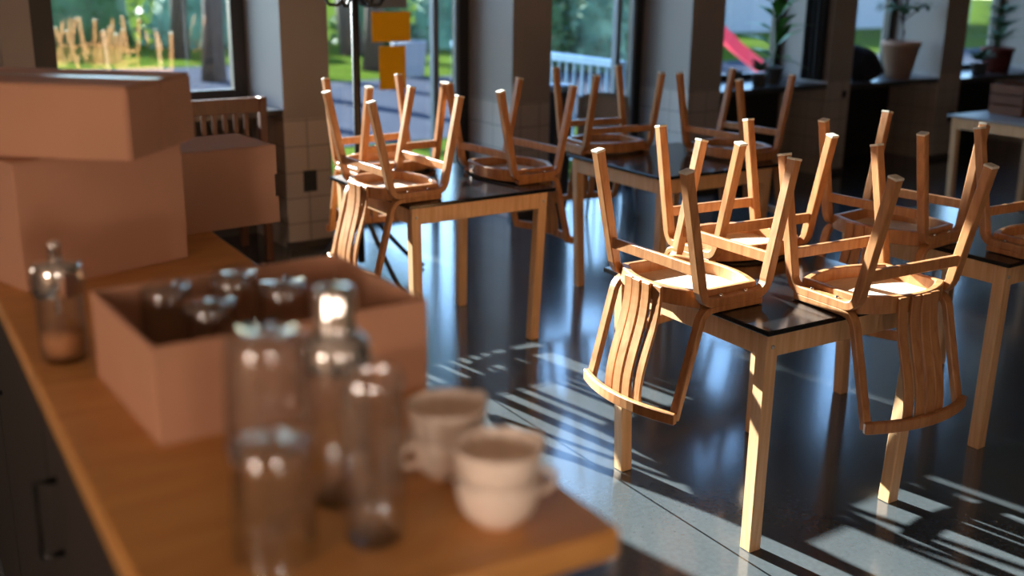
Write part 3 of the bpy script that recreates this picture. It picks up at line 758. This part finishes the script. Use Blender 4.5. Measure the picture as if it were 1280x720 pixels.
# near tree trunk outside the glazed door
p = FW(7.1,13.4,0); t = thing('bare_tree','leaning grey tree trunk on the lawn, left of the coat stand','tree',(p.x,p.y,-.04))
m = MB(); m.tube([(.0,0,0),(-.12,.1,.9),(-.35,.25,2.2),(-.6,.4,4.2)], [.26,.21,.18,.13], 12); m.build('trunk', BARK, t)
m = MB(); m.tube([(-.45,.3,3.0),(-.9,.5,3.9),(-1.1,.6,5.0)], [.10,.07,.03], 8); m.tube([(-.55,.36,3.9),(-.1,.2,4.6),(.1,.2,5.4)], [.09,.05,.02], 8); m.build('branch', BARK, t)
# white planters / blocks near the hedge, red playground slide, white outbuilding
for (s, o, h, lb) in ((6.05,9.3,.55,'white stone planter beside the path, behind the upturned chairs'),):
    t = thing('planter', lb, 'planter', tuple(FW(s,o,-.04)), FA)
    m = MB(); m.prism([(.30,.0),(.21,.21),(0,.30),(-.21,.21),(-.30,0),(-.21,-.21),(0,-.30),(.21,-.21)],0,h,inset=.2); m.build('pot', WHITE, t, bevel=.01)
    m = MB(); leaves(m, 30, (0,0,h), .3, .08, .7, .05); m.build('foliage', LEAFD, t)
t = bpy.data.objects.new('playground_slide', None); C.objects.link(t); t.location = (3.42,15.9,-.04); t.rotation_euler.z = 0; tag(t,'pink-red playground slide outside the plant window','slide')
m = MB(); pts = [(-1.5,1.75),(-.9,1.12),(-.3,.58),(.15,.24),(.55,.18)]
m.strip(pts, .05, -.20, .20); m.strip([(y,z+.07) for y,z in pts], .16, -.22,-.20); m.strip([(y,z+.07) for y,z in pts], .16, .20,.22)
ob = m.build('chute', PINK, t); ob.rotation_euler.z = -PI/2
for x in (-.25,.25):
    m = MB(); m.tube([(-1.5,x*.7,1.72),(-1.6,x*.7,0)], .04, 8); m.build('post', WHITE, t)
t = bpy.data.objects.new('outbuilding', None); C.objects.link(t); onF(t); tag(t,'white outbuilding behind the right-hand windows','building')
m = MB(); m.box(17.5,30,15.5,21,-.04,3.4); m.build('wall', WHITE, t)
m = MB(); m.box(17.2,30.3,15.2,21.3,3.4,3.6); m.build('roof', FRAME, t)

# ---------------------------------------------------------------- added fill lamps
def lamp(x, y, lb, z=1.5, r=.18):  # unseen globe lamps added for warm light on the bar and boxes
    t = thing('fill_lamp', lb, 'lamp', (x,y,0), 0, 'unseen fill lamps added around the bar')
    m = MB(); m.lathe([(0,0),(.15,0),(.15,.012),(.03,.03),(0,.03)],32); m.build('base', BLACK, t)
    m = MB(); m.tube([(0,0,.02),(0,0,z-r+.02)], .012, 12); m.build('pole', BLACK, t)
    m = MB(); m.ball((0,0,z), r, 4); m.build('fill_globe', FILLGLOW, t)
FILLGLOW = emis('fill_globe_light', (1,.83,.69,1), 52)
for x, y, r_ in ((-1.5,-.9,.20),(.7,-1.4,.155),(3.0,-1.7,.13)): lamp(x, y, 'globe lamp added behind the camera as warm fill', r=r_)
lamp(-4.1,2.7,'globe lamp added far to the left of the bar as fill', r=.11)

# ---------------------------------------------------------------- light
W = bpy.data.worlds.new('sky'); bpy.context.scene.world = W; W.use_nodes = True; nt = W.node_tree
sk = nt.nodes.new('ShaderNodeTexSky'); sk.sky_type = 'NISHITA'; sk.sun_disc = False; sk.sun_elevation = math.radians(38)
sk.sun_rotation = PI/2 - SUNAZ; sk.air_density = 1.0; sk.dust_density = .2; sk.ozone_density = 4.5
bg = nt.nodes['Background']; nt.links.new(sk.outputs[0], bg.inputs[0]); bg.inputs[1].default_value = 1.2
S = bpy.data.lights.new('sun','SUN'); S.energy = 52.0; S.angle = math.radians(.53); S.color = (1,.985,.965)
so = bpy.data.objects.new('sun', S); C.objects.link(so)
sv = SD*math.cos(SUNEL) + Vector((0,0,math.sin(SUNEL)))
so.rotation_euler = sv.to_track_quat('Z','Y').to_euler(); so.location = sv*30
def portal(name, c, sx, sy, face):
    L = bpy.data.lights.new(name,'AREA'); L.shape = 'RECTANGLE'; L.size = sx; L.size_y = sy; L.cycles.is_portal = True
    o = bpy.data.objects.new(name, L); C.objects.link(o); o.location = c
    o.rotation_euler = Vector(face).to_track_quat('-Z','Z').to_euler()
for (a, z0), (c, _) in zip([(-1.325,.9),(.323,0),(1.985,0),(3.62,.78),(5.15,.78),(6.71,.78)],[(.02,0),(1.665,0),(3.28,0),(4.86,0),(6.38,0),(8.1,0)]):
    portal('daylight_portal', FW((a+c)/2,.70,(z0+WTOP)/2), c-a, WTOP-z0, -N_)

# ---------------------------------------------------------------- camera
cam = bpy.data.cameras.new('camera'); co = bpy.data.objects.new('camera', cam); C.objects.link(co)
co.location = (0,0,CAMH)
co.matrix_world = Matrix.Translation((0,0,CAMH)) @ Matrix.Rotation(PI/2-PITCH,4,'X') @ Matrix.Rotation(ROLL,4,'Z')
cam.sensor_width = 36; cam.lens = FPX*36/1280; cam.clip_start = .05; cam.clip_end = 300
cam.dof.use_dof = True; cam.dof.focus_distance = 3.35; cam.dof.aperture_fstop = 1.75
sc = bpy.context.scene; sc.camera = co
vs = sc.view_settings; sc.display_settings.display_device = 'sRGB'
vs.view_transform = 'Standard'; vs.look = 'None'; vs.gamma = 1; vs.use_curve_mapping = False; vs.exposure = 0.0
try:
    sc.cycles.use_denoising = True; sc.cycles.denoiser = 'OPENIMAGEDENOISE'
    sc.cycles.max_bounces = 14; sc.cycles.transmission_bounces = 12; sc.cycles.transparent_max_bounces = 40
    sc.cycles.diffuse_bounces = 5; sc.cycles.glossy_bounces = 5; sc.cycles.sample_clamp_indirect = 8
    sc.cycles.caustics_reflective = False; sc.cycles.caustics_refractive = False; sc.cycles.blur_glossy = 1.0
except Exception: pass
